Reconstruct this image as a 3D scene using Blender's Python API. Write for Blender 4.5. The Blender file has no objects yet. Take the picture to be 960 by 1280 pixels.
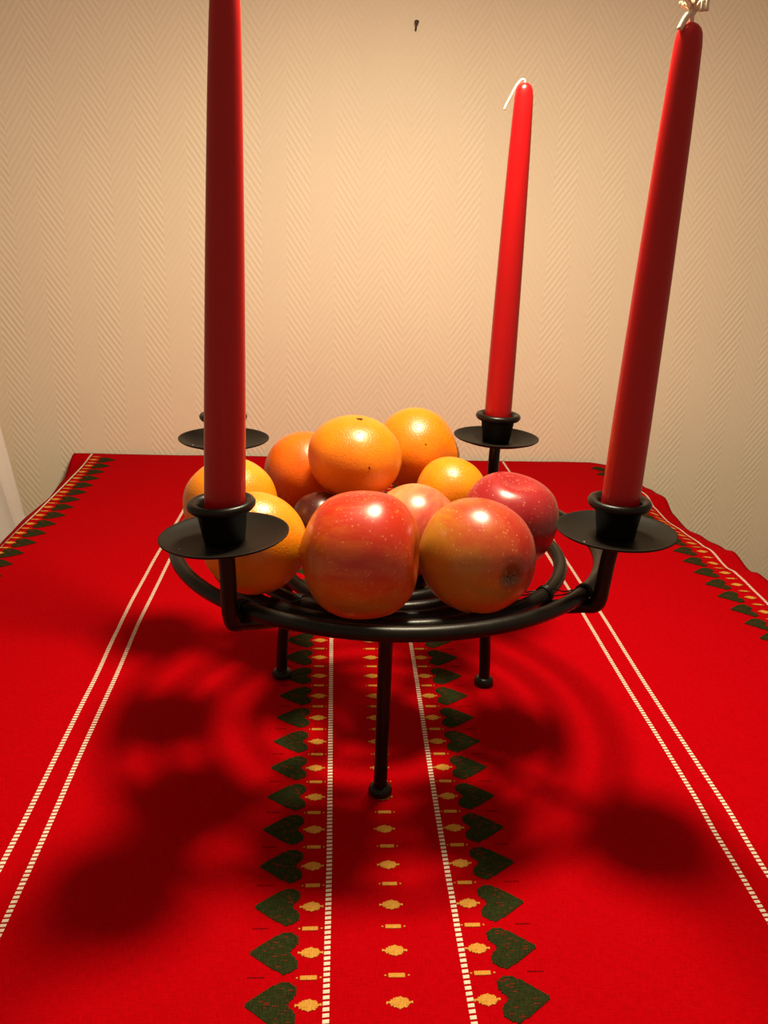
import bpy, bmesh, math, random
from mathutils import Vector, Matrix, Quaternion, noise

random.seed(7)
SC = bpy.context.scene
COL = SC.collection
TZ = 0.74                      # height of the table top above the floor

# ------------------------------------------------------------------ camera
cam_d = bpy.data.cameras.new('camera')
cam_d.sensor_fit = 'VERTICAL'
cam_d.sensor_height = 36.0
cam_d.lens = 1079.05 / 1280 * 36.0
cam_d.clip_start = 0.01
cam = bpy.data.objects.new('camera', cam_d)
COL.objects.link(cam)
R_ = Vector((0.997965, -0.054079, 0.033776))
U_ = Vector((-0.014222, 0.327577, 0.944717))
F_ = Vector((0.062154, 0.943275, -0.326142))
m = Matrix((R_, U_, -F_)).transposed().to_4x4()
m.translation = (0, 0, 0.35728 + TZ)
cam.matrix_world = m
SC.camera = cam

# ------------------------------------------------------------------ world, exposure
world = bpy.data.worlds.new('room_air')
SC.world = world
world.use_nodes = True
world.node_tree.nodes['Background'].inputs[0].default_value = (1.0, 0.70, 0.47, 1)
world.node_tree.nodes['Background'].inputs[1].default_value = 0.26
SC.view_settings.view_transform = 'Standard'
SC.view_settings.look = 'None'
SC.view_settings.gamma = 1.0
SC.view_settings.exposure = 0.0
LAMP = Vector((0.092, 0.585, 0.685 + TZ))
LAMP_POWER = 26.0
LAMP_COLOR = (1.0, 0.83, 0.575)

# ------------------------------------------------------------------ object helpers
def link(o, parent=None, mat=None):
    COL.objects.link(o)
    if parent is not None:
        o.parent = parent
    if mat is not None and o.type == 'MESH' and not o.data.materials:
        o.data.materials.append(mat)
    return o

def mesh(name, verts, faces, smooth=True):
    me = bpy.data.meshes.new(name)
    me.from_pydata([tuple(v) for v in verts], [], faces)
    me.update()
    if smooth:
        me.polygons.foreach_set('use_smooth', [True] * len(me.polygons))
    return me

def obj(name, data, mat=None, parent=None, loc=(0, 0, 0), rot=None):
    o = bpy.data.objects.new(name, data)
    o.location = loc
    if rot is not None:
        o.rotation_mode = 'QUATERNION'
        o.rotation_quaternion = rot
    return link(o, parent, mat)

def tag(o, label, cat, group=None):
    o['label'] = label
    o['category'] = cat
    if group:
        o['group'] = group
    return o

def thing(name, loc, label, cat, group=None):
    o = bpy.data.objects.new(name, None)
    o.empty_display_size = 0.02
    o.location = loc
    COL.objects.link(o)
    return tag(o, label, cat, group)

def structure(o):
    o['kind'] = 'structure'
    return o

def lathe(prof, n=48):
    """closed surface of revolution; profile points (r, z); r=0 ends become single vertices"""
    vs, fs, rows = [], [], []
    for r, z in prof:
        if r <= 1e-9:
            rows.append([len(vs)]); vs.append((0, 0, z))
        else:
            rows.append(list(range(len(vs), len(vs) + n)))
            for k in range(n):
                a = 2 * math.pi * k / n
                vs.append((r * math.cos(a), r * math.sin(a), z))
    for a, b in zip(rows, rows[1:]):
        for k in range(n):
            k2 = (k + 1) % n
            if len(a) == 1 and len(b) == 1:
                continue
            if len(a) == 1:
                fs.append((a[0], b[k2], b[k]))
            elif len(b) == 1:
                fs.append((a[k], a[k2], b[0]))
            else:
                fs.append((a[k], a[k2], b[k2], b[k]))
    return vs, fs

def tube(path, rad, n=14, closed=False):
    """sweep a circle along a path; rad is a number or a list"""
    P = [Vector(p) for p in path]
    N = len(P)
    rads = rad if isinstance(rad, (list, tuple)) else [rad] * N
    T = []
    for i in range(N):
        if closed:
            t = P[(i + 1) % N] - P[i - 1]
        else:
            t = P[min(i + 1, N - 1)] - P[max(i - 1, 0)]
        T.append(t.normalized())
    ref = Vector((0, 0, 1)) if abs(T[0].z) < 0.9 else Vector((1, 0, 0))
    nrm = (ref - T[0] * ref.dot(T[0])).normalized()
    vs, fs = [], []
    for i in range(N):
        if i:
            nrm = (nrm - T[i] * nrm.dot(T[i])).normalized()
        b = T[i].cross(nrm)
        for k in range(n):
            a = 2 * math.pi * k / n
            vs.append(P[i] + (nrm * math.cos(a) + b * math.sin(a)) * rads[i])
    last = N if closed else N - 1
    for i in range(last):
        j = (i + 1) % N
        for k in range(n):
            k2 = (k + 1) % n
            fs.append((i * n + k, i * n + k2, j * n + k2, j * n + k))
    if not closed:
        fs.append(tuple(range(n))[::-1])
        fs.append(tuple((N - 1) * n + k for k in range(n)))
    return vs, fs

def merge(*parts):
    vs, fs = [], []
    for v, f in parts:
        o = len(vs)
        vs += [tuple(p) for p in v]
        fs += [tuple(i + o for i in q) for q in f]
    return vs, fs

def box(x0, x1, y0, y1, z0, z1):
    v = [(x, y, z) for z in (z0, z1) for y in (y0, y1) for x in (x0, x1)]
    f = [(0, 2, 3, 1), (4, 5, 7, 6), (0, 1, 5, 4), (2, 6, 7, 3), (0, 4, 6, 2), (1, 3, 7, 5)]
    return v, f

def spline(pts, sub=8):
    """Catmull-Rom through points"""
    P = [Vector(p) for p in pts]
    P = [P[0] * 2 - P[1]] + P + [P[-1] * 2 - P[-2]]
    out = []
    for i in range(1, len(P) - 2):
        for s in range(sub):
            t = s / sub
            a, b, c, d = P[i - 1], P[i], P[i + 1], P[i + 2]
            out.append(0.5 * ((2 * b) + (c - a) * t + (2 * a - 5 * b + 4 * c - d) * t * t
                              + (3 * b - a - 3 * c + d) * t ** 3))
    out.append(P[-2])
    return out

def interp(tab, x):
    if x <= tab[0][0]:
        return tab[0][1]
    for (a, fa), (b, fb) in zip(tab, tab[1:]):
        if x <= b:
            t = (x - a) / (b - a)
            t = t * t * (3 - 2 * t)
            return fa + (fb - fa) * t
    return tab[-1][1]

def sstep(a, b, x):
    t = min(1, max(0, (x - a) / (b - a)))
    return t * t * (3 - 2 * t)

# ------------------------------------------------------------------ node helpers
class NT:
    def __init__(self, name, rough=0.5, spec=0.5):
        self.m = bpy.data.materials.new(name)
        self.m.use_nodes = True
        self.t = self.m.node_tree
        self.b = self.t.nodes['Principled BSDF']
        self.b.inputs['Roughness'].default_value = rough
        self.b.inputs['Specular IOR Level'].default_value = spec
    def n(self, kind, **kw):
        nd = self.t.nodes.new(kind)
        for k, v in kw.items():
            setattr(nd, k, v)
        return nd
    def l(self, a, b):
        self.t.links.new(a, b)
    def set(self, sock, v):
        if isinstance(v, bpy.types.NodeSocket):
            self.l(v, sock)
        else:
            sock.default_value = v
    def math(self, op, a, b=0.0, c=None):
        nd = self.n('ShaderNodeMath', operation=op)
        self.set(nd.inputs[0], a); self.set(nd.inputs[1], b)
        if c is not None:
            self.set(nd.inputs[2], c)
        return nd.outputs[0]
    def coord(self):
        return self.n('ShaderNodeTexCoord').outputs['Object']
    def vscale(self, v, s, loc=(0, 0, 0)):
        nd = self.n('ShaderNodeMapping')
        nd.inputs['Scale'].default_value = s
        nd.inputs['Location'].default_value = loc
        self.l(v, nd.inputs['Vector'])
        return nd.outputs[0]
    def noise(self, v, scale, detail=3, rough=0.5):
        nd = self.n('ShaderNodeTexNoise')
        nd.inputs['Scale'].default_value = scale
        nd.inputs['Detail'].default_value = detail
        nd.inputs['Roughness'].default_value = rough
        self.l(v, nd.inputs['Vector'])
        return nd.outputs['Fac']
    def voro(self, v, scale, feature='F1'):
        nd = self.n('ShaderNodeTexVoronoi', feature=feature)
        nd.inputs['Scale'].default_value = scale
        self.l(v, nd.inputs['Vector'])
        return nd
    def ramp(self, f, stops):
        nd = self.n('ShaderNodeValToRGB')
        e = nd.color_ramp.elements
        e[0].position, e[0].color = stops[0][0], stops[0][1] + (1,)
        e[1].position, e[1].color = stops[-1][0], stops[-1][1] + (1,)
        for p, c in stops[1:-1]:
            x = e.new(p); x.color = c + (1,)
        self.l(f, nd.inputs[0])
        return nd.outputs[0]
    def map(self, v, a, b, c=0.0, d=1.0, smooth=False):
        nd = self.n('ShaderNodeMapRange')
        if smooth:
            nd.interpolation_type = 'SMOOTHSTEP'
        for i, x in enumerate((v, a, b, c, d)):
            self.set(nd.inputs[i], x)
        return nd.outputs[0]
    def mix(self, f, a, b, mode='MIX'):
        nd = self.n('ShaderNodeMix', data_type='RGBA', blend_type=mode)
        self.set(nd.inputs[0], f)
        for s, v in ((nd.inputs[6], a), (nd.inputs[7], b)):
            if isinstance(v, tuple):
                v = v + (1,) if len(v) == 3 else v
            self.set(s, v)
        return nd.outputs[2]
    def bump(self, h, dist, strength=1.0):
        nd = self.n('ShaderNodeBump')
        nd.inputs['Distance'].default_value = dist
        nd.inputs['Strength'].default_value = strength
        self.l(h, nd.inputs['Height'])
        self.l(nd.outputs[0], self.b.inputs['Normal'])
    def color(self, v):
        s = self.b.inputs['Base Color']
        if isinstance(v, tuple):
            s.default_value = v + (1,)
        else:
            self.l(v, s)
        return self

# ------------------------------------------------------------------ materials
def wallpaper():
    t = NT('herringbone_wallpaper', 0.5, 0.28)
    co = t.coord()
    sep = t.n('ShaderNodeSeparateXYZ'); t.l(co, sep.inputs[0])
    x, z = sep.outputs[0], sep.outputs[2]
    per = 0.0685
    wob = t.math('MULTIPLY', t.math('SUBTRACT', t.noise(co, 30, 2), 0.5), 0.0015)
    u = t.math('DIVIDE', t.math('ADD', t.math('ADD', x, 10.0), wob), per)
    tri = t.math('MULTIPLY', t.math('ABSOLUTE', t.math('SUBTRACT', t.math('FRACT', u), 0.5)), 2.0)
    ph = t.math('DIVIDE', t.math('ADD', z, t.math('MULTIPLY', tri, -0.050)), 0.0120)
    ridge = t.math('SINE', t.math('MULTIPLY', ph, 2 * math.pi))
    ridge = t.map(ridge, -0.6, 0.9, 0, 1, True)
    # ridges are broken into fibres and pressed unevenly
    fib = t.noise(t.vscale(co, (170, 1, 700)), 1.0, 2)
    lump = t.noise(co, 9, 2)
    ridge = t.math('MULTIPLY', ridge, t.map(lump, 0.3, 0.7, 0.55, 1.0))
    h = t.math('ADD', ridge, t.math('MULTIPLY', fib, 0.6))
    t.bump(h, 0.0008, 0.5)
    blot = t.noise(co, 3.0, 3)
    t.color(t.mix(t.map(blot, 0.3, 0.7), (0.82, 0.69, 0.53), (0.86, 0.725, 0.56)))
    return t.m

def cloth_mat(name, c1, c2, bump=0.00025):
    t = NT(name, 0.95, 0.02)
    co = t.coord()
    wx = t.noise(t.vscale(co, (1500, 180, 200)), 1.0, 1)
    wy = t.noise(t.vscale(co, (180, 1500, 200)), 1.0, 1)
    h = t.math('ADD', wx, wy)
    t.color(t.mix(t.map(h, 0.75, 1.25), c1, c2))
    t.bump(h, bump, 0.6)
    return t.m

def black_metal():
    t = NT('black_lacquered_iron', 0.38, 0.28)
    co = t.coord()
    g = t.noise(co, 60, 3)
    d = t.noise(co, 900, 2)
    t.color(t.mix(g, (0.004, 0.0028, 0.0018), (0.009, 0.0062, 0.004)))
    t.l(t.map(g, 0.3, 0.7, 0.28, 0.42), t.b.inputs['Roughness'])
    t.bump(d, 0.0001, 0.5)
    return t.m

def dusty_metal():
    t = NT('black_dusty_dish_metal', 0.5, 0.16)
    co = t.coord()
    g = t.noise(co, 40, 3)
    v = t.voro(co, 95)
    keep = t.math('GREATER_THAN', t.n('ShaderNodeSeparateColor').inputs[0].node.outputs[0], 0.62)
    sepc = [n for n in t.t.nodes if n.type == 'SEPARATE_COLOR'][0]
    t.l(v.outputs['Color'], sepc.inputs[0])
    dot = t.math('LESS_THAN', v.outputs['Distance'], 0.075)
    f = t.math('MULTIPLY', dot, keep)
    base = t.mix(g, (0.004, 0.0027, 0.0016), (0.009, 0.0063, 0.004))
    t.color(t.mix(t.math('MULTIPLY', f, 0.7), base, (0.5, 0.4, 0.3)))
    return t.m

def wax_mat():
    t = NT('red_candle_wax', 0.30, 0.36)
    co = t.coord()
    st = t.noise(t.vscale(co, (60, 60, 6)), 1.0, 3)
    t.color(t.mix(st, (0.42, 0.0045, 0.006), (0.50, 0.006, 0.008)))
    t.b.inputs['Subsurface Weight'].default_value = 0.45
    t.b.inputs['Subsurface Radius'].default_value = (0.014, 0.0012, 0.0008)
    t.b.inputs['Subsurface Scale'].default_value = 0.6
    t.bump(t.noise(t.vscale(co, (250, 250, 40)), 1.0, 2), 0.0002, 0.4)
    return t.m

def wick_mat():
    t = NT('cotton_wick', 0.9, 0.1)
    co = t.coord()
    t.color(t.mix(t.noise(co, 700, 2), (0.75, 0.66, 0.5), (0.9, 0.84, 0.7)))
    return t.m

def orange_mat(name, c1, c2, c3):
    t = NT(name, 0.34, 0.65)
    co = t.coord()
    big = t.noise(co, 38, 3)
    v = t.voro(co, 620)
    pore = t.math('POWER', t.math('SUBTRACT', 1.0, t.map(v.outputs['Distance'], 0.0, 0.5)), 2.0)
    c = t.mix(t.map(big, 0.32, 0.68), c1, c2)
    c = t.mix(t.math('MULTIPLY', pore, 0.3), c, c3)
    t.color(c)
    t.b.inputs['Subsurface Weight'].default_value = 0.12
    t.b.inputs['Subsurface Radius'].default_value = (0.006, 0.002, 0.0005)
    t.b.inputs['Subsurface Scale'].default_value = 0.5
    h = t.math('SUBTRACT', t.math('MULTIPLY', t.noise(co, 160, 2), 0.8), pore)
    t.bump(h, 0.00035, 0.55)
    return t.m

def apple_mat(name, gdir, lo, hi, pale, red, deep, streak=0.35, dots=0.8, seed=0.0):
    """blush grows along gdir (in the apple's own axes); pale where it has none"""
    t = NT(name, 0.30, 0.6)
    co = t.coord()
    nrm = t.n('ShaderNodeVectorMath', operation='NORMALIZE'); t.l(co, nrm.inputs[0])
    dt = t.n('ShaderNodeVectorMath', operation='DOT_PRODUCT'); t.l(nrm.outputs[0], dt.inputs[0])
    dt.inputs[1].default_value = gdir
    st = t.noise(t.vscale(nrm.outputs[0], (9, 9, 1.1), (seed, seed, seed)), 1.0, 4, 0.62)
    bl = t.noise(t.vscale(nrm.outputs[0], (1.7, 1.7, 1.2), (seed * 2, 1, 0)), 1.0, 3)
    f = t.map(dt.outputs['Value'], lo, hi, 0, 1)
    f = t.math('ADD', f, t.math('MULTIPLY', t.math('SUBTRACT', st, 0.5), streak * 2))
    f = t.math('ADD', f, t.math('MULTIPLY', t.math('SUBTRACT', bl, 0.5), 0.9))
    fine = t.noise(t.vscale(nrm.outputs[0], (34, 34, 3.0), (seed, 0, 0)), 1.0, 3, 0.6)
    f = t.math('ADD', f, t.math('MULTIPLY', t.math('SUBTRACT', fine, 0.5), 0.35))
    c = t.ramp(f, [(0.05, pale), (0.45, tuple((a + b) / 2 for a, b in zip(pale, red))), (0.68, red), (1.0, deep)])
    v = t.voro(co, 340)
    dotf = t.map(v.outputs['Distance'], 0.06, 0.28, 1.0, 0.0, True)
    lim = t.map(t.noise(co, 120, 1), 0.30, 0.50, 0, 1)
    sz = t.n('ShaderNodeSeparateXYZ'); t.l(nrm.outputs[0], sz.inputs[0])
    basin = t.map(sz.outputs[2], -0.955, -0.995, 0.0, 0.85, True)
    c = t.mix(basin, c, (0.075, 0.045, 0.012))
    c = t.mix(t.math('MULTIPLY', t.math('MULTIPLY', dotf, lim), 0.40 * dots), c, (0.85, 0.45, 0.22))
    t.color(c)
    t.bump(t.noise(co, 60, 2), 0.0006, 0.25)
    t.b.inputs['Subsurface Weight'].default_value = 0.06
    t.b.inputs['Subsurface Radius'].default_value = (0.005, 0.0015, 0.0008)
    t.b.inputs['Subsurface Scale'].default_value = 0.4
    return t.m

def plain(name, c, rough=0.6, spec=0.3, var=0.2, scale=40):
    t = NT(name, rough, spec)
    co = t.coord()
    t.color(t.mix(t.noise(co, scale, 3), tuple(x * (1 - var) for x in c), tuple(min(1, x * (1 + var)) for x in c)))
    return t.m

def wood():
    t = NT('brown_table_wood', 0.45, 0.4)
    co = t.coord()
    g = t.noise(t.vscale(co, (40, 3, 40)), 1.0, 5)
    t.color(t.mix(g, (0.16, 0.075, 0.03), (0.30, 0.16, 0.07)))
    return t.m

M_WALL = wallpaper()
M_RED = cloth_mat('red_woven_cotton', (0.39, 0.0003, 0.0024), (0.48, 0.0004, 0.0038))
M_GREEN = cloth_mat('dark_green_yarn', (0.016, 0.020, 0.006), (0.034, 0.040, 0.012), 0.0005)
M_FLECK = cloth_mat('red_fleck_yarn', (0.17, 0.016, 0.006), (0.25, 0.024, 0.009))
M_GOLD = cloth_mat('golden_yellow_yarn', (0.56, 0.25, 0.035), (0.72, 0.37, 0.07), 0.0005)
M_WHITE = cloth_mat('white_yarn', (0.80, 0.66, 0.52), (0.9, 0.78, 0.64), 0.0004)
M_DARKRED = cloth_mat('dark_red_thread', (0.10, 0.002, 0.002), (0.16, 0.003, 0.003), 0.0003)
M_IRON = black_metal()
M_DISH = dusty_metal()
M_WAX = wax_mat()
M_WICK = wick_mat()
M_STEM = plain('dry_brown_stem', (0.13, 0.075, 0.03), 0.8, 0.1)
M_SCAR = plain('dark_fruit_scar', (0.05, 0.028, 0.010), 0.8, 0.1)
M_CALYX = plain('grey_green_calyx', (0.030, 0.032, 0.020), 0.8, 0.1)
M_PALESTEM = plain('pale_dry_stem', (0.45, 0.33, 0.16), 0.8, 0.1)
M_FLOOR = wood()
M_WOOD = M_FLOOR
M_CEIL = plain('white_ceiling_paint', (0.7, 0.66, 0.6), 0.9, 0.1, 0.03)
M_CURT = plain('thin_white_curtain_fabric', (0.86, 0.75, 0.69), 0.9, 0.1, 0.04, 300)
M_NAIL = plain('dark_nail_steel', (0.05, 0.035, 0.02), 0.5, 0.5)
M_SHADE = plain('green_enamelled_lampshade', (0.05, 0.08, 0.06), 0.4, 0.5)

# ------------------------------------------------------------------ setting
WY = 1.293
v, f = box(-1.9, 2.0, 0, 0.1, 0, 2.5)
structure(obj('wall_back', mesh('wall_back', v, f, False), M_WALL, loc=(0, WY, 0)))
v, f = box(-1.9, 2.0, -2.2, WY + 0.1, -0.1, 0.0)
structure(obj('floor', mesh('floor', v, f, False), M_FLOOR))
v, f = box(-1.9, 2.0, -0.016, 0.0, 0.0, 0.09)
structure(obj('baseboard_back', mesh('baseboard_back', v, f, False), M_CEIL, loc=(0, WY, 0)))

# nail in the wallpaper
prof = [(0, 0), (0.0013, 0), (0.0013, 0.0155), (0.0028, 0.016), (0.0030, 0.0178), (0, 0.0182)]
v, f = lathe([(r, z - 0.004) for r, z in prof], 16)
q = Vector((0.02, -0.80, 0.62)).normalized()
nail = obj('nail', mesh('nail', v, f), M_NAIL, loc=(0.1044, WY, 0.5900 + TZ),
           rot=Vector((0, 0, 1)).rotation_difference(q))
tag(nail, 'small dark nail sticking out of the cream wallpaper high up', 'nail')

# curtain at the left edge, in front of the wall
def curtain_sheet(edge, y0, width, amp, per, zlo, zhi, phase=0.0):
    nx, nz = 90, 30
    vs, fs = [], []
    for j in range(nz + 1):
        z = zlo + (zhi - zlo) * j / nz
        xe = edge(z)
        for i in range(nx + 1):
            s = width * i / nx
            vs.append((xe - s, y0 + amp * math.sin(2 * math.pi * s / per + phase) * sstep(-0.03, 0.02, s)
                       + 0.25 * amp * math.sin(2 * math.pi * s / (per * 0.41) + z * 3) * sstep(0, 0.03, s), z))
    for j in range(nz):
        for i in range(nx):
            a = j * (nx + 1) + i
            fs.append((a, a + nx + 1, a + nx + 2, a + 1))
    return vs, fs
def edge_back(z):      # z above table top; the hem swings out to the right further down
    return -0.4833 - 0.153 * (z - 0.0486)
def edge_front(z):
    return -0.482 - 0.21 * (z + 0.0286)
v, f = curtain_sheet(lambda z: edge_back(z - TZ), 1.262, 0.42, 0.012, 0.11, 0.03, 1.70, 3.3)
cur = obj('curtain', mesh('curtain', v, f), M_CURT)
md = cur.modifiers.new('thickness', 'SOLIDIFY'); md.thickness = 0.0012
tag(cur, 'thin white curtain hanging against the wall left of the table', 'curtain')
v, f = curtain_sheet(lambda z: edge_front(z - TZ), 1.235, 0.30, 0.006, 0.16, 0.03, 1.70, 2.0)
c2 = obj('curtain_fold', mesh('curtain_fold', v, f), M_CURT, cur)
md = c2.modifiers.new('thickness', 'SOLIDIFY'); md.thickness = 0.0012

# pendant lamp over the table (outside the frame, it lights the scene)
lamp = thing('pendant_lamp', LAMP, 'green enamelled pendant lamp hanging over the table centre', 'lamp')
RIM = 0.125
prof = [(RIM, -0.022), (RIM * 0.97, 0.02), (RIM * 0.80, 0.075), (0.05, 0.125), (0.022, 0.14),
        (0.020, 0.138), (0.047, 0.122), (RIM * 0.78, 0.073), (RIM * 0.955, 0.019), (RIM - 0.002, -0.022), (RIM, -0.022)]
v, f = lathe(prof, 64)
obj('lamp_shade', mesh('lamp_shade', v, f), M_SHADE, lamp)
v, f = lathe([(0, 0.075), (0.016, 0.075), (0.019, 0.09), (0.019, 0.145), (0.012, 0.165), (0, 0.17)], 24)
obj('lamp_socket', mesh('lamp_socket', v, f), M_IRON, lamp)
v, f = tube([(0, 0, 0.165), (0, 0, 0.6), (0, 0, 2.5 - LAMP.z)], 0.003, 8)
obj('lamp_cord', mesh('lamp_cord', v, f), M_IRON, lamp)
ld = bpy.data.lights.new('light_bulb', 'POINT')
ld.energy = LAMP_POWER
ld.color = LAMP_COLOR
ld.shadow_soft_size = 0.058
lo = bpy.data.objects.new('light_bulb', ld)
link(lo, lamp)

# ------------------------------------------------------------------ table
TX0, TX1, TY0, TY1 = -0.354, 0.402, 0.10, 1.275
tab = thing('dining_table', (0.036, 0.69, 0), 'brown wooden dining table under the red christmas tablecloth', 'table')
def rel(v):
    return [(x - 0.036, y - 0.69, z) for x, y, z in v]
v, f = box(TX0, TX1, TY0, TY1, TZ - 0.033, TZ - 0.003)
obj('table_top', mesh('table_top', rel(v), f, False), M_WOOD, tab)
for x in (TX0 + 0.03, TX1 - 0.08):
    for y in (TY0 + 0.03, TY1 - 0.08):
        v, f = box(x, x + 0.05, y, y + 0.05, 0.0, TZ - 0.033)
        obj('leg', mesh('leg', rel(v), f, False), M_WOOD, tab)
for y in (TY0 + 0.045, TY1 - 0.065):
    v, f = box(TX0 + 0.08, TX1 - 0.08, y, y + 0.02, TZ - 0.11, TZ - 0.033)
    obj('apron', mesh('apron', rel(v), f, False), M_WOOD, tab)
for x in (TX0 + 0.045, TX1 - 0.065):
    v, f = box(x, x + 0.02, TY0 + 0.08, TY1 - 0.08, TZ - 0.11, TZ - 0.033)
    obj('apron', mesh('apron', rel(v), f, False), M_WOOD, tab)

# ------------------------------------------------------------------ tablecloth
HL, HR = -0.388, 0.472            # hems of the cloth
DL = [(0.1, 0.032), (0.9, 0.030), (1.0, 0.0247), (1.05, 0.0234), (1.144, 0.029), (1.223, 0.0235), (1.285, 0.0)]
DR = [(0.1, 0.013), (0.70, 0.012), (0.80, 0.004), (0.83, 0.0023), (0.85, 0.003), (0.873, 0.0087), (0.914, 0.0025),
      (0.94, 0.0083), (0.997, 0.0156), (1.052, 0.023), (1.10, 0.019), (1.135, 0.0073), (1.18, 0.012), (1.226, 0.018), (1.285, 0.011)]
def cloth_z(x, y):
    z = 0.0
    if x < -0.357:
        z -= interp(DL, y) * min(1.0, (-0.357 - x) / (-0.357 - HL)) ** 1.1
    if x > 0.406:
        z -= interp(DR, y) * min(1.0, (x - 0.406) / (HR - 0.406)) ** 1.1
    w = sstep(0.06, 0.16, math.hypot(x - 0.041, (y - 0.566) * 0.8))   # flat where the holder presses it
    z += w * (0.0016 * noise.noise((x * 7, y * 5, 1.3)) + 0.0007 * noise.noise((x * 19, y * 13, 4.1)))
    return z
nx, ny = 150, 190
Y0C, Y1C = 0.085, 1.286
vs, fs = [], []
for j in range(ny + 1):
    y = Y0C + (Y1C - Y0C) * j / ny
    for i in range(nx + 1):
        x = HL + (HR - HL) * i / nx
        vs.append((x, y, cloth_z(x, y)))
for j in range(ny):
    for i in range(nx):
        a = j * (nx + 1) + i
        fs.append((a, a + 1, a + nx + 2, a + nx + 1))
# front flap hanging over the near edge
base = len(vs)
for k in range(1, 9):
    for i in range(nx + 1):
        x = HL + (HR - HL) * i / nx
        vs.append((x, Y0C - 0.006 * math.sin(min(1, k / 3) * 1.57) - 0.004 * math.sin(x * 40) * k / 8, cloth_z(x, Y0C) - 0.02 * k))
for k in range(8):
    for i in range(nx):
        a = (base + (k - 1) * (nx + 1) + i) if k else i
        b = base + k * (nx + 1) + i
        fs.append((b, b + 1, a + 1, a))
cloth = obj('tablecloth', mesh('tablecloth', vs, fs), M_RED, loc=(0, 0, TZ))
md = cloth.modifiers.new('thickness', 'SOLIDIFY'); md.thickness = 0.0009; md.offset = -1
tag(cloth, 'red woven christmas tablecloth with green hearts, yellow diamonds and white dashed lines', 'tablecloth')

LIFT = 0.00035
def place(o, x, y):
    """lay a flat motif on the cloth, following its local slope"""
    e = 0.006
    zx = (cloth_z(x + e, y) - cloth_z(x - e, y)) / (2 * e)
    zy = (cloth_z(x, y + e) - cloth_z(x, y - e)) / (2 * e)
    n = Vector((-zx, -zy, 1)).normalized()
    o.rotation_mode = 'QUATERNION'
    o.rotation_quaternion = Vector((0, 0, 1)).rotation_difference(n)
    o.location = (x, y, (cloth_z(x, y) + cloth_z(x + e, y) + cloth_z(x - e, y)) / 3 + LIFT)

def slab(rects, t=0.0003):
    """raised yarn: every rect gets a top and a thin rim"""
    vs, fs = [], []
    for x0, x1, y0, y1 in rects:
        b = len(vs)
        vs += [(x0, y0, -t), (x1, y0, -t), (x1, y1, -t), (x0, y1, -t), (x0, y0, 0), (x1, y0, 0), (x1, y1, 0), (x0, y1, 0)]
        fs += [(b + 4, b + 5, b + 6, b + 7), (b, b + 1, b + 5, b + 4), (b + 1, b + 2, b + 6, b + 5),
               (b + 2, b + 3, b + 7, b + 6), (b + 3, b, b + 4, b + 7)]
    return vs, fs

def heart_mesh(sign, seed):
    """stepped woven heart; tip points to -x when sign is +1; red ground shows through small gaps"""
    rnd = random.Random(seed)
    cx, cy = 0.0011, 0.00088
    W, Hh = 0.0252, 0.0272
    rows = int(Hh / cy)
    rects, flecks = [], []
    for j in range(rows):
        y = -Hh / 2 + (j + 0.5) * cy
        yn = abs(y) / (Hh / 2)                      # 0 at axis, 1 at lobe edge
        # left border: tip at axis running to the lobe; right border: lobe with a notch
        xl = -W / 2 + W * (0.70 * yn ** 1.18) - 0.0
        lob = 1 - abs((yn - 0.46) / 0.54) ** 2.3
        xr = -W / 2 + W * (0.70 + 0.30 * max(0, lob) ** 0.75)
        if yn < 0.46:
            xr = min(xr, -W / 2 + W * (0.80 + 0.45 * yn))
        a = round(xl / cx) * cx; b = round(xr / cx) * cx
        if b - a < cx:
            continue
        x = a
        gaps = []
        if b - a > 7 * cx and rnd.random() < 0.45:
            for _ in range(1):
                g = a + cx * rnd.randint(2, max(2, int((b - a) / cx) - 4))
                gaps.append((g, g + cx * rnd.choice((1.2, 1.8, 2.6))))
        gaps.sort()
        for g0, g1 in gaps:
            if g0 > x + 0.5 * cx:
                flecks.append((g0, g1, y - cy * 0.26, y + cy * 0.26))
        if b > a:
            rects.append((a, b, y - cy / 2, y + cy / 2))
    if sign < 0:
        rects = [(-x1, -x0, y0, y1) for x0, x1, y0, y1 in rects]
        flecks = [(-x1, -x0, y0, y1) for x0, x1, y0, y1 in flecks]
    return rects, flecks

def heart_build(rf):
    v, f = slab(rf[0])
    nf = len(f)
    v2, f2 = slab(rf[1])
    v, f = merge((v, f), ([(x, y, z + 0.00012) for x, y, z in v2], f2))
    me = mesh('heart_motif', v, f, False)
    me.materials.append(M_GREEN); me.materials.append(M_FLECK)
    me.polygons.foreach_set('material_index', [0] * nf + [1] * (len(f) - nf))
    return me

def split(rects, step=0.004):
    out = []
    for x0, x1, y0, y1 in rects:
        n = max(1, math.ceil((x1 - x0) / step))
        out += [(x0 + (x1 - x0) * k / n, x0 + (x1 - x0) * (k + 1) / n, y0, y1) for k in range(n)]
    return out

def drape(me, x, y):
    """a copy of a flat motif whose every point lies on the cloth around (x, y)"""
    c = me.copy()
    z0 = cloth_z(x, y)
    for p in c.vertices:
        p.co.z += cloth_z(x + p.co.x, y + p.co.y) - z0 + 0.0003
    return c, z0

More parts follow.
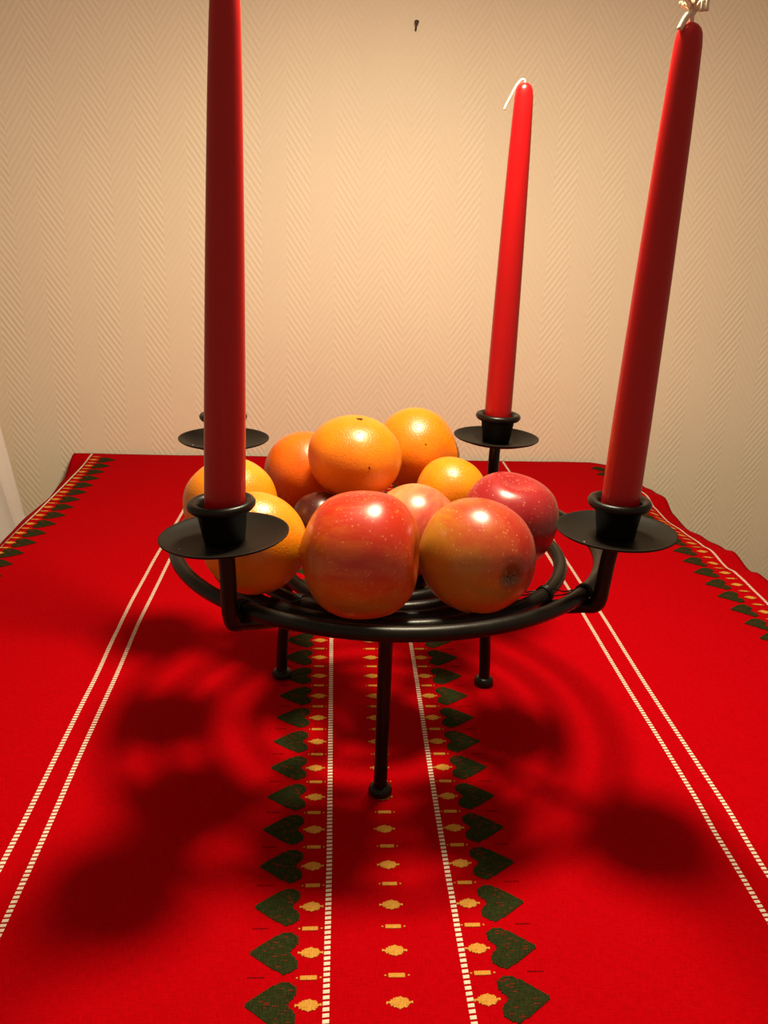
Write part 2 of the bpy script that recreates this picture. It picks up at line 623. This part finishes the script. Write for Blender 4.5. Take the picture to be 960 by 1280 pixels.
def diamond_mesh(seed):
    rnd = random.Random(seed)
    rects = []
    px = 0.00068
    half = [0.00052, 0.00080, 0.0016, 0.0020, 0.0026, 0.0031, 0.0034]
    L = 0.0067
    n = int(2 * L / px)
    for i in range(n):
        x = -L + (i + 0.5) * px
        a = abs(x)
        h = 0.0034 if a < 0.0008 else 0.0030 if a < 0.0018 else 0.0026 if a < 0.0034 else 0.0018 if a < 0.0044 else 0.0007
        if a > 0.0044 and i % 2:
            h *= 0.7
        j = rnd.uniform(-0.00025, 0.00025)
        rects.append((x - px / 2, x + px / 2, -h + j, h + j * 0.5))
    v, f = slab(rects)
    return mesh('diamond_motif', v, f, False)

def dash_mesh():
    rects = [(-0.0041 + 0.00075 * i, -0.0041 + 0.00075 * (i + 1), -0.0012 - 0.0001 * (i % 2), 0.0012 + 0.0001 * (i % 2)) for i in range(11)]
    rects += [(-0.0061, -0.0052, -0.0004, 0.0004), (0.0056, 0.0065, -0.0004, 0.0004)]
    v, f = slab(rects)
    return mesh('dash_motif', v, f, False)

hp = [heart_mesh(+1, s) for s in (1, 2, 3)]
hn = [heart_mesh(-1, s) for s in (4, 5, 6)]
hearts_p = [heart_build(h) for h in hp]
hearts_n = [heart_build(h) for h in hn]
hearts_pb = [heart_build((split(h[0]), h[1])) for h in hp[:1]]
hearts_nb = [heart_build((split(h[0]), h[1])) for h in hn[:1]]
diams = [diamond_mesh(s) for s in (1, 2, 3)]
for d in diams:
    d.materials.append(M_GOLD)
dash = dash_mesh(); dash.materials.append(M_GOLD)

def motif(name, data, x, y, border=False):
    if border:                     # the borders bend over the table edge
        data, z0 = drape(data, x, y)
        return obj(name, data, None, cloth, (x, y, z0 + LIFT))
    o = obj(name, data, None, cloth)
    place(o, x, y)
    return o

PITCH = 0.0309
def column(kind, data, x, y0, ya, yb, border=False, shift=None):
    k0 = math.ceil((ya - y0) / PITCH)
    i = k0
    while y0 + i * PITCH < yb:
        y = y0 + i * PITCH
        dx = random.uniform(-0.0004, 0.0004)
        motif(kind, data[i % len(data)], x + dx + (shift(y) if shift else 0), y, border)
        i += 1

YA, YB = 0.16, 1.268
YC = 0.3138
YL = 1.2814 - 30 * PITCH
YR = 0.6926
CX = 0.0366
# middle band
column('heart_motif', hearts_p, -0.0252, YC, YA, YB)
column('heart_motif', hearts_n, 0.0975, YC, YA, YB)
column('diamond_motif', diams, CX, YC - 0.0006, YA, YB)
column('diamond_motif', diams, -0.0070, YC - 0.0006, YA, YB)
column('diamond_motif', diams, 0.0794, YC - 0.0003, YA, YB)
column('dash_motif', [dash], CX, YC + 0.0151, YA, YB)
column('dash_motif', [dash], -0.0072, YC + 0.0151, YA, YB)
column('dash_motif', [dash], 0.0792, YC + 0.0153, YA, YB)
# border bands: hearts point inward
SL = [(0.6, -0.012), (0.853, -0.0105), (0.91, -0.006), (0.97, -0.0025), (1.03, 0.0), (1.25, 0.0), (1.285, -0.004)]
column('heart_motif', hearts_nb, -0.3308, YL, YA, YB, True, lambda y: interp(SL, y))
column('diamond_motif', diams, -0.3492, YL, YA, YB, True, lambda y: 0.6 * interp(SL, y))
column('dash_motif', [dash], -0.3492, YL + 0.0154, YA, YB, True, lambda y: 0.6 * interp(SL, y))
column('heart_motif', hearts_pb, 0.4085, YR, YA, YB, True)
column('diamond_motif', diams, 0.4310, YR, YA, YB, True)
column('dash_motif', [dash], 0.4312, YR + 0.0154, YA, YB, True)

def stitch_line(xf):
    rects = []
    y = 0.105
    vs, fs = [], []
    while y < 1.280:
        w = 0.0016
        L = 0.0021
        x = xf(y)
        b = len(vs)
        for xx, yy, dz in ((x - w, y, 0), (x + w, y + 0.0003, 0), (x + w, y + L + 0.0003, 0), (x - w, y + L, 0)):
            vs.append((xx, yy, cloth_z(xx, yy) + 0.00015))
        for xx, yy, dz in ((x - w * 0.85, y + 0.0003, 0), (x + w * 0.85, y + 0.0006, 0), (x + w * 0.85, y + L, 0), (x - w * 0.85, y + L - 0.0003, 0)):
            vs.append((xx, yy, cloth_z(xx, yy) + 0.00028))
        fs += [(b + 4, b + 5, b + 6, b + 7), (b, b + 1, b + 5, b + 4), (b + 1, b + 2, b + 6, b + 5), (b + 2, b + 3, b + 7, b + 6), (b + 3, b, b + 4, b + 7)]
        y += 0.0033
    o = obj('stitch_line', mesh('stitch_line', vs, fs, False), M_WHITE, cloth)
    o['kind'] = 'stuff'
    return o

def poly(tab):
    return lambda y: interp(tab, y)
stitch_line(poly([(0.28, 0.0012), (0.43, 0.0024), (0.69, 0.0026), (1.28, 0.0030)]))
stitch_line(poly([(0.28, 0.0709), (0.43, 0.0704), (0.68, 0.0725), (1.28, 0.071)]))
stitch_line(poly([(0.2, -0.1830), (0.4056, -0.1833), (0.603, -0.1849), (0.70, -0.1872), (0.727, -0.1879), (0.77, -0.1884), (0.842, -0.1877), (1.03, -0.1833), (1.28, -0.183)]))
stitch_line(poly([(0.2, -0.1665), (0.359, -0.1667), (0.603, -0.1695), (0.722, -0.1717), (0.86, -0.1712), (1.0, -0.168), (1.28, -0.167)]))
stitch_line(poly([(0.2, 0.2420), (0.36, 0.2418), (0.42, 0.2424), (0.47, 0.2442), (0.604, 0.2436), (0.72, 0.2436), (0.80, 0.2450), (1.28, 0.245)]))
stitch_line(poly([(0.2, 0.2585), (0.395, 0.2585), (0.464, 0.2610), (0.604, 0.2604), (0.74, 0.2615), (1.28, 0.2668)]))
stitch_line(poly([(0.2, -0.363), (0.90, -0.3605), (1.03, -0.3570), (1.2, -0.3575), (1.28, -0.3600)]))
stitch_line(poly([(0.2, 0.4440), (1.28, 0.4440)]))

# thin dark thread marks beside the hearts
rects = []
for side in (-1, 1):
    i = -5
    while YC + (i + 0.5) * PITCH < 1.2:
        y = YC + (i + 0.5) * PITCH + (0.0004 if side < 0 else 0.0)
        x = -0.0335 if side < 0 else 0.1060
        for k in range(7):
            xx = x + (k - 3) * 0.0012
            rects.append((xx - 0.0004, xx + 0.0004, y - 0.0003, y + 0.0003))
        i += 1
v, f = slab(rects)
v = [(x, y, z + cloth_z(x, y) + 0.0003) for x, y, z in v]
o = obj('dark_thread_mark', mesh('dark_thread_mark', v, f, False), M_DARKRED, cloth)
o['kind'] = 'stuff'

# ------------------------------------------------------------------ candle holder
HX, HY = 0.0409, 0.5664
hold = thing('candle_holder', (HX, HY, TZ), 'black iron candle holder with ringed fruit bowl and four candle arms', 'candle holder')
TR = 0.0046
def bowl_z(rho):
    return 0.1415 - 0.026 * max(0.0, 1 - (rho / 0.1455) ** 2)
RINGS = [0.1455, 0.1200, 0.0950, 0.0720, 0.0500, 0.0285]
for R in RINGS:
    z = bowl_z(R)
    v, f = tube([(R * math.cos(2 * math.pi * k / 96), R * math.sin(2 * math.pi * k / 96), z) for k in range(96)], TR, 16, True)
    obj('bowl_ring', mesh('bowl_ring', v, f), M_IRON, hold)
TH = 0.122929
PANS = [(225, (-0.0568, 0.4418, 0.1904), (-0.065, 0.0)), (315, (0.1683, 0.4692, 0.1856), (0.0, 0.0)),
        (45, (0.1364, 0.6910, 0.1858), (0.02, 0.0)), (135, (-0.0839, 0.6636, 0.1870), (0.0, 0.0))]
pan_prof = [(0, 0.0000), (0.012, 0.0000), (0.026, 0.0012), (0.0335, 0.0038), (0.0350, 0.0049), (0.0351, 0.0056), (0.0342, 0.0054),
            (0.0325, 0.0046), (0.026, 0.0024), (0.012, 0.0013), (0, 0.0013)]
cup_prof = [(0, 0.0013), (0.0108, 0.0013), (0.0112, 0.0022), (0.0135, 0.0180), (0.0150, 0.0190), (0.0168, 0.0196), (0.0182, 0.0212), (0.0184, 0.0228),
            (0.0176, 0.0242), (0.0160, 0.0248), (0.0140, 0.0240), (0.0122, 0.0225), (0.0118, 0.0180), (0.0114, 0.0030), (0, 0.0030)]
pv, pf = lathe(pan_prof, 72); cv, cf = lathe(cup_prof, 56)
pan_me = mesh('drip_pan', pv, pf); pan_me.materials.append(M_DISH)
cup_me = mesh('candle_cup', cv, cf); cup_me.materials.append(M_IRON)
pan_rot = []
for ang, (px, py, pz), (tx, ty) in PANS:
    a = TH + math.radians(ang)
    d = Vector((math.cos(a), math.sin(a), 0))
    top = Vector((px - HX, py - HY, pz - 0.0048))
    rt = math.hypot(top.x, top.y)
    dn = Vector((top.x, top.y, 0)).normalized()
    pth = []
    for rr in (0.026, 0.05, 0.08, 0.11, 0.132):
        pth.append(dn * rr + Vector((0, 0, bowl_z(rr) - 2 * TR + 0.0003)))
    rb = 0.1455 + 2 * TR + 0.0006
    pth += [dn * 0.1445 + Vector((0, 0, bowl_z(0.1445) - 2 * TR + 0.0003)),
            dn * (rb - 0.0022) + Vector((0, 0, 0.1350)),
            dn * (rb + 0.0004) + Vector((0, 0, 0.1405)),
            dn * (rb + 0.0012) + Vector((0, 0, 0.150)),
            dn * (rb * 0.45 + rt * 0.55) + Vector((0, 0, 0.168)),
            dn * rt + Vector((0, 0, pz - 0.0044))]
    v, f = tube(spline(pth, 6), 0.0046, 16)
    obj('candle_arm', mesh('candle_arm', v, f), M_IRON, hold)
    up = Vector((tx, ty, 1)).normalized()
    qr = Vector((0, 0, 1)).rotation_difference(up)
    pan = obj('drip_pan', pan_me, None, hold, top, qr)
    obj('candle_cup', cup_me, None, pan)
    pan_rot.append((Vector((px, py, pz - 0.0048 + TZ)), qr))
    # wire that ties the rings to the arm
    tang = Vector((-dn.y, dn.x, 0))
    for k, R in enumerate(RINGS[:5]):
        c = dn * R + Vector((0, 0, bowl_z(R)))
        coil = []
        turns = 3
        for s in range(turns * 14 + 1):
            w = 2 * math.pi * s / 14
            rr = TR + 0.0007
            coil.append(c + tang * (0.0045 * (s / (turns * 14) - 0.5)) + dn * (rr * math.cos(w)) + Vector((0, 0, rr * math.sin(w))))
        parts = [tube(coil, 0.00055, 6)]
        if k < 4:
            R2 = RINGS[k + 1]
            c2 = dn * R2 + Vector((0, 0, bowl_z(R2)))
            up1 = Vector((0, 0, TR + 0.0006))
            parts.append(tube([c + up1 * 0.7 - tang * 0.002, (c + c2) / 2 + up1 * 0.2, c2 + up1 * 0.7 + tang * 0.003], 0.0005, 6))
            parts.append(tube([c + up1 * 0.6 + tang * 0.003, (c + c2) / 2 - up1 * 0.2, c2 - up1 * 0.2 - tang * 0.003], 0.0005, 6))
        v, f = merge(*parts)
        obj('wire_tie', mesh('wire_tie', v, f), M_IRON, hold)

foot_v, foot_f = lathe([(0, 0), (0.0068, 0), (0.0076, 0.0012), (0.0078, 0.003), (0.0070, 0.0052), (0.0056, 0.0064), (0.0046, 0.0068), (0, 0.0068)], 32)
foot_me = mesh('foot', foot_v, foot_f); foot_me.materials.append(M_IRON)
for ang in (-93.55, 145.05, 27.0):
    a = math.radians(ang)
    d = Vector((math.cos(a), math.sin(a), 0))
    pth = [d * 0.0954 + Vector((0, 0, 0.002)), d * 0.0950 + Vector((0, 0, 0.02)), d * 0.0925 + Vector((0, 0, 0.05)),
           d * 0.0885 + Vector((0, 0, 0.085)), d * 0.082 + Vector((0, 0, 0.106)), d * 0.0720 + Vector((0, 0, bowl_z(0.0720) - 0.002))]
    if ang < -90:
        pth = [d * r + Vector((0, 0, z)) for r, z in ((0.0954, 0.002), (0.0954, 0.04), (0.0956, 0.08), (0.0957, 0.11), (0.0950, bowl_z(0.0950) - 0.002))]
    v, f = tube(spline(pth, 6), 0.0044, 16)
    leg = obj('leg', mesh('leg', v, f), M_IRON, hold)
    obj('foot', foot_me, None, leg, d * 0.0954 + Vector((0, 0, 0.0006)))

# ------------------------------------------------------------------ candles
def candle_mesh(L):
    prof = [(0, 0), (0.0108, 0), (0.0110, 0.002)]
    for t, r in ((0.12, 0.0109), (0.25, 0.0107), (0.4, 0.0102), (0.55, 0.0096), (0.7, 0.0088), (0.82, 0.0081), (0.92, 0.0073), (0.965, 0.0068),
                 (0.982, 0.0062), (0.991, 0.0052), (0.997, 0.0035), (1.0, 0.0018)):
        prof.append((r, L * t))
    prof.append((0, L * 1.001))
    v, f = lathe(prof, 40)
    return mesh('candle', v, f)

def candle(i, L, tip, label, wick):
    base, qr = pan_rot[i]
    b = base + Vector((0, 0, 0.0034))
    ax = (Vector(tip) + Vector((0, 0, TZ)) - b).normalized()
    q = Vector((0, 0, 1)).rotation_difference(ax)
    o = obj('candle', candle_mesh(L), M_WAX, None, b, q)
    tag(o, label, 'candle')
    if wick is not None:
        pts = [Vector(p) + Vector((0, 0, L)) for p in wick[0]]
        v, f = tube(spline(pts, 6), wick[1], 8)
        obj('wick', mesh('wick', v, f), M_WICK, o)
    return o

candle(0, 0.2668, (-0.0500, 0.4418, 0.452), 'red taper candle in the front left arm, its tip above the picture',
       ([(0, 0, -0.002), (0.0005, 0, 0.004), (0.002, 0.001, 0.009)], 0.0010))
cfr = candle(1, 0.2668, (0.1731, 0.4692, 0.452), 'red taper candle with a frayed wick in the front right arm',
             ([(0, 0, -0.002), (-0.0004, -0.001, 0.003), (0.0002, 0, 0.006)], 0.0012))
candle(2, 0.2668, (0.1374, 0.6910, 0.452), 'red taper candle with a long bent wick in the back right arm',
       ([(0, 0, -0.002), (-0.0005, 0, 0.0014), (-0.003, 0, 0.0016), (-0.0065, 0, -0.003), (-0.0095, 0, -0.009), (-0.0125, 0, -0.015), (-0.0138, 0, -0.0185)], 0.00085))
candle(3, 0.2668, (-0.0795, 0.6636, 0.452), 'red taper candle in the back left arm, hidden behind the front left candle',
       ([(0, 0, -0.002), (0.0004, 0, 0.003), (0.001, 0, 0.006)], 0.0010))
# frayed tuft of the front right candle: loose cotton strands
rnd = random.Random(3)
parts = []
for k in range(16):
    a = rnd.uniform(0, 6.28)
    o1 = Vector((math.cos(a), math.sin(a), 0))
    r = rnd.uniform(0.003, 0.0068)
    p = [Vector((0, 0, 0.2668 + 0.003)), Vector((0, 0, 0.2668 + 0.0065)) + o1 * r * 0.45,
         Vector((0, 0, 0.2668 + rnd.uniform(0.006, 0.0105))) + o1 * r, Vector((0, 0, 0.2668 + rnd.uniform(0.003, 0.010))) + o1 * r * 1.1]
    parts.append(tube(spline(p, 4), 0.0009, 6))
# strand lying down on the shoulder
parts.append(tube(spline([Vector((-0.001, -0.001, 0.2668 + 0.005)), Vector((-0.0035, -0.002, 0.2668 + 0.002)), Vector((-0.0052, -0.0025, 0.2668 - 0.0012)), Vector((-0.0064, -0.003, 0.2668 - 0.004))], 5), 0.0015, 8))
v, f = merge(*parts)
obj('wick_tuft', mesh('wick_tuft', v, f), M_WICK, cfr)

# ------------------------------------------------------------------ fruit
def fruit_mesh(name, a, b, kind, seed, pw=1.0, pz=1.0, taper=0.0, dt=0.0, db=0.0, wob=0.01, nip=0.0):
    nphi, nth = 72, 48
    vs, fs = [], []
    def pt(th, ph):
        s, c = math.sin(th), math.cos(th)
        rho = abs(s) ** pw
        z = (abs(c) ** pz) * (1 if c >= 0 else -1)
        rho *= 1 + taper * c
        if kind == 'apple' and c < 0:
            rho *= 1 + 0.022 * math.cos(5 * ph + seed) * (-c)
            z += 0.02 * math.cos(5 * ph + seed) * s * (-c)
        z -= dt * math.exp(-(rho / 0.30) ** 2)
        z += db * math.exp(-(rho / 0.24) ** 2)
        if nip:
            z += nip * math.exp(-(rho / 0.34) ** 2)
        p = Vector((rho * math.cos(ph), rho * math.sin(ph), z))
        k = 1 + wob * noise.noise(p * 1.3 + Vector((seed * 3.1, seed, 0))) * 2
        return Vector((p.x * a * k, p.y * a * k, p.z * b * k))
    vs.append(pt(0, 0))
    for i in range(1, nth):
        for j in range(nphi):
            vs.append(pt(math.pi * i / nth, 2 * math.pi * j / nphi))
    vs.append(pt(math.pi, 0))
    for j in range(nphi):
        fs.append((0, 1 + j, 1 + (j + 1) % nphi))
    for i in range(nth - 2):
        for j in range(nphi):
            p = 1 + i * nphi; q = p + nphi; j2 = (j + 1) % nphi
            fs.append((p + j, q + j, q + j2, p + j2))
    last = len(vs) - 1
    p = 1 + (nth - 2) * nphi
    for j in range(nphi):
        fs.append((p + j, last, p + (j + 1) % nphi))
    return mesh(name, vs, fs), pt

OR1 = orange_mat('orange_peel', (0.80, 0.190, 0.003), (0.86, 0.245, 0.004), (0.66, 0.13, 0.002))
OR2 = orange_mat('yellow_orange_peel', (0.82, 0.235, 0.004), (0.88, 0.30, 0.006), (0.68, 0.16, 0.002))
OR3 = orange_mat('deep_orange_peel', (0.78, 0.125, 0.002), (0.84, 0.165, 0.003), (0.62, 0.085, 0.002))

def add_scar(o, pt, th, ph, size, mat, name, n=6):
    c = pt(th, ph)
    nrm = (pt(th, ph) - Vector((0, 0, 0))).normalized()
    u = nrm.orthogonal().normalized(); w = nrm.cross(u)
    # small irregular raised star
    N = 24
    ring0, ring1 = [], []
    for k in range(N):
        a = 2 * math.pi * k / N
        r = size * (0.72 + 0.28 * math.cos(n * a) + 0.1 * math.sin(3 * a + 1))
        for R, up, L in ((r, -0.0003, ring0), (r * 0.6, 0.0005, ring1)):
            L.append(c + (u * math.cos(a) + w * math.sin(a)) * R + nrm * up)
    vs = ring0 + ring1 + [c + nrm * 0.0002]
    fs = []
    for k in range(N):
        k2 = (k + 1) % N
        fs.append((k, k2, N + k2, N + k)); fs.append((N + k, N + k2, 2 * N))
    obj(name, mesh(name, vs, fs), mat, o)

def orange(pos, a, b, axis, mat, label, seed, nip=0.0, scars=(), spin=0.0):
    me, pt = fruit_mesh('orange', a, b, 'orange', seed, 1.0, 1.0, 0.02, 0.05, 0.02, 0.012, nip)
    ax = Vector(axis).normalized()
    o = obj('orange', me, mat, None, Vector(pos) + Vector((0, 0, TZ)), Vector((0, 0, 1)).rotation_difference(ax))
    tag(o, label, 'orange', 'oranges in the candle holder bowl')
    if not nip:
        add_scar(o, pt, 0.0, 0.0, 0.0032, M_SCAR, 'stem_scar')
    for th, ph, s in scars:
        add_scar(o, pt, th, ph, s, M_SCAR, 'peel_spot', 3)
    return o

def local_angles(axis, wd):
    """theta, phi on a fruit with this axis for a world direction"""
    q = Vector((0, 0, 1)).rotation_difference(Vector(axis).normalized())
    v = q.inverted() @ Vector(wd).normalized()
    return math.acos(max(-1, min(1, v.z))), math.atan2(v.y, v.x)

ax1 = (0.10, -0.10, 1.0)
t1 = local_angles(ax1, (0.26, -0.93, 0.08))
orange((0.0172, 0.6020, 0.1905), 0.0341, 0.0298, ax1, OR1, 'orange on top of the fruit pile, nearest one with a dark stem scar', 1, 0, [(t1[0], t1[1], 0.0011)])
ax2 = (0.95, -0.28, -0.12)
t2 = local_angles(ax2, (0.17, -0.90, 0.35))
o2 = orange((0.0692, 0.6944, 0.1733), 0.0340, 0.0338, ax2, OR1, 'large orange at the top back right, just right of the topmost orange', 2, 0.17, [(t2[0], t2[1], 0.0009)])
orange((-0.0190, 0.6507, 0.1636), 0.0331, 0.0325, (0.3, 0.5, 0.8), OR3, 'deep reddish orange at the back left, just left of the topmost orange', 3)
orange((-0.0679, 0.5658, 0.1656), 0.0324, 0.0324, (-0.6, 0.3, 0.7), OR2, 'orange at the far left behind the front left candle', 4)
orange((-0.0458, 0.4945, 0.1652), 0.0321, 0.0310, (0.2, 0.7, 0.7), OR2, 'orange behind the front left drip pan', 5)
orange((0.0926, 0.6325, 0.1556), 0.0273, 0.0273, (0.5, 0.5, 0.7), OR2, 'yellowish orange low at the back, behind the crimson apple', 6)

def apple(pos, a, b, axis, mat_args, label, seed, pw=0.86, pz=0.92, taper=0.06, dt=0.24, db=0.12, stem=True, stem_mat=None, spin=0.0, stem_len=0.012):
    me, pt = fruit_mesh('apple', a, b, 'apple', seed, pw, pz, taper, dt, db, 0.014)
    axv = Vector(axis).normalized()
    q = Vector((0, 0, 1)).rotation_difference(axv)
    gd = q.inverted() @ Vector(mat_args[0]).normalized()
    mat = apple_mat('apple_skin', tuple(gd), *mat_args[1:], seed=seed * 1.7)
    o = obj('apple', me, mat, None, Vector(pos) + Vector((0, 0, TZ)), q)
    tag(o, label, 'apple', 'apples in the candle holder bowl')
    if stem:
        z0 = pt(0, 0).z - 0.001
        v, f = tube(spline([(0, 0, z0), (0.0004, 0.0003, z0 + stem_len * 0.5), (0.0016, 0.001, z0 + stem_len)], 4), [0.0011] * 8 + [0.0016], 8)
        obj('stem', mesh('stem', v, f), stem_mat or M_STEM, o)
    # dried calyx at the other end
    zb = pt(math.pi, 0).z
    parts = []
    for k in range(5):
        an = 2 * math.pi * k / 5 + seed
        u = Vector((math.cos(an), math.sin(an), 0)); w = Vector((-u.y, u.x, 0))
        c0 = Vector((0, 0, zb + 0.0005))
        A = [c0 + u * 0.0005 - w * 0.0014, c0 + u * 0.0005 + w * 0.0014, c0 + u * 0.0030 - Vector((0, 0, 0.0010)), c0 + u * 0.0016 - Vector((0, 0, 0.0010))]
        parts.append((A, [(0, 1, 2), (0, 3, 1), (1, 3, 2), (0, 2, 3)]))
    v, f = merge(*parts)
    obj('calyx', mesh('calyx', v, f, False), M_CALYX, o)
    return o

PALE = (0.50, 0.26, 0.035)
YEL = (0.62, 0.33, 0.03)
apple((0.0190, 0.4637, 0.1705), 0.0374, 0.0332, (0.97, -0.20, 0.03),
      ((0.25, -0.25, 0.9), -1.3, 0.9, (0.58, 0.24, 0.018), (0.60, 0.095, 0.010), (0.52, 0.028, 0.008), 0.34, 1.0),
      'large red and orange apple at the very front of the bowl', 1, 0.78, 0.86, -0.01, 0.14, 0.03, False)
apple((0.0887, 0.4772, 0.1655), 0.0344, 0.0338, (-0.42, 0.90, -0.01),
      ((0.85, 0.1, 0.50), -0.85, 0.75, (0.48, 0.24, 0.018), (0.50, 0.085, 0.016), (0.42, 0.030, 0.016), 0.18, 1.0),
      'yellow green apple with a red blush, its calyx facing forward, front right', 2, 0.86, 0.92, 0.02, 0.22, 0.24)
apple((0.1225, 0.5526, 0.1608), 0.0326, 0.0326, (0.10, -0.16, 1.0),
      ((0, 0, 1), -3.2, -0.6, (0.46, 0.10, 0.03), (0.40, 0.026, 0.020), (0.33, 0.015, 0.018), 0.14, 1.0),
      'crimson apple at the right edge of the bowl, stem hollow up', 3, 0.86, 0.92, 0.06, 0.24, 0.1, False)
apple((0.0576, 0.5580, 0.1516), 0.0314, 0.0312, (0.5, 0.6, 0.5),
      ((0.5, -0.2, -0.3), -1.3, 0.7, (0.66, 0.30, 0.10), (0.64, 0.13, 0.06), (0.5, 0.04, 0.03), 0.3, 0.5),
      'pinkish apple wedged behind the two front apples', 4, 0.92, 0.96, 0.03, 0.10, 0.1, False)
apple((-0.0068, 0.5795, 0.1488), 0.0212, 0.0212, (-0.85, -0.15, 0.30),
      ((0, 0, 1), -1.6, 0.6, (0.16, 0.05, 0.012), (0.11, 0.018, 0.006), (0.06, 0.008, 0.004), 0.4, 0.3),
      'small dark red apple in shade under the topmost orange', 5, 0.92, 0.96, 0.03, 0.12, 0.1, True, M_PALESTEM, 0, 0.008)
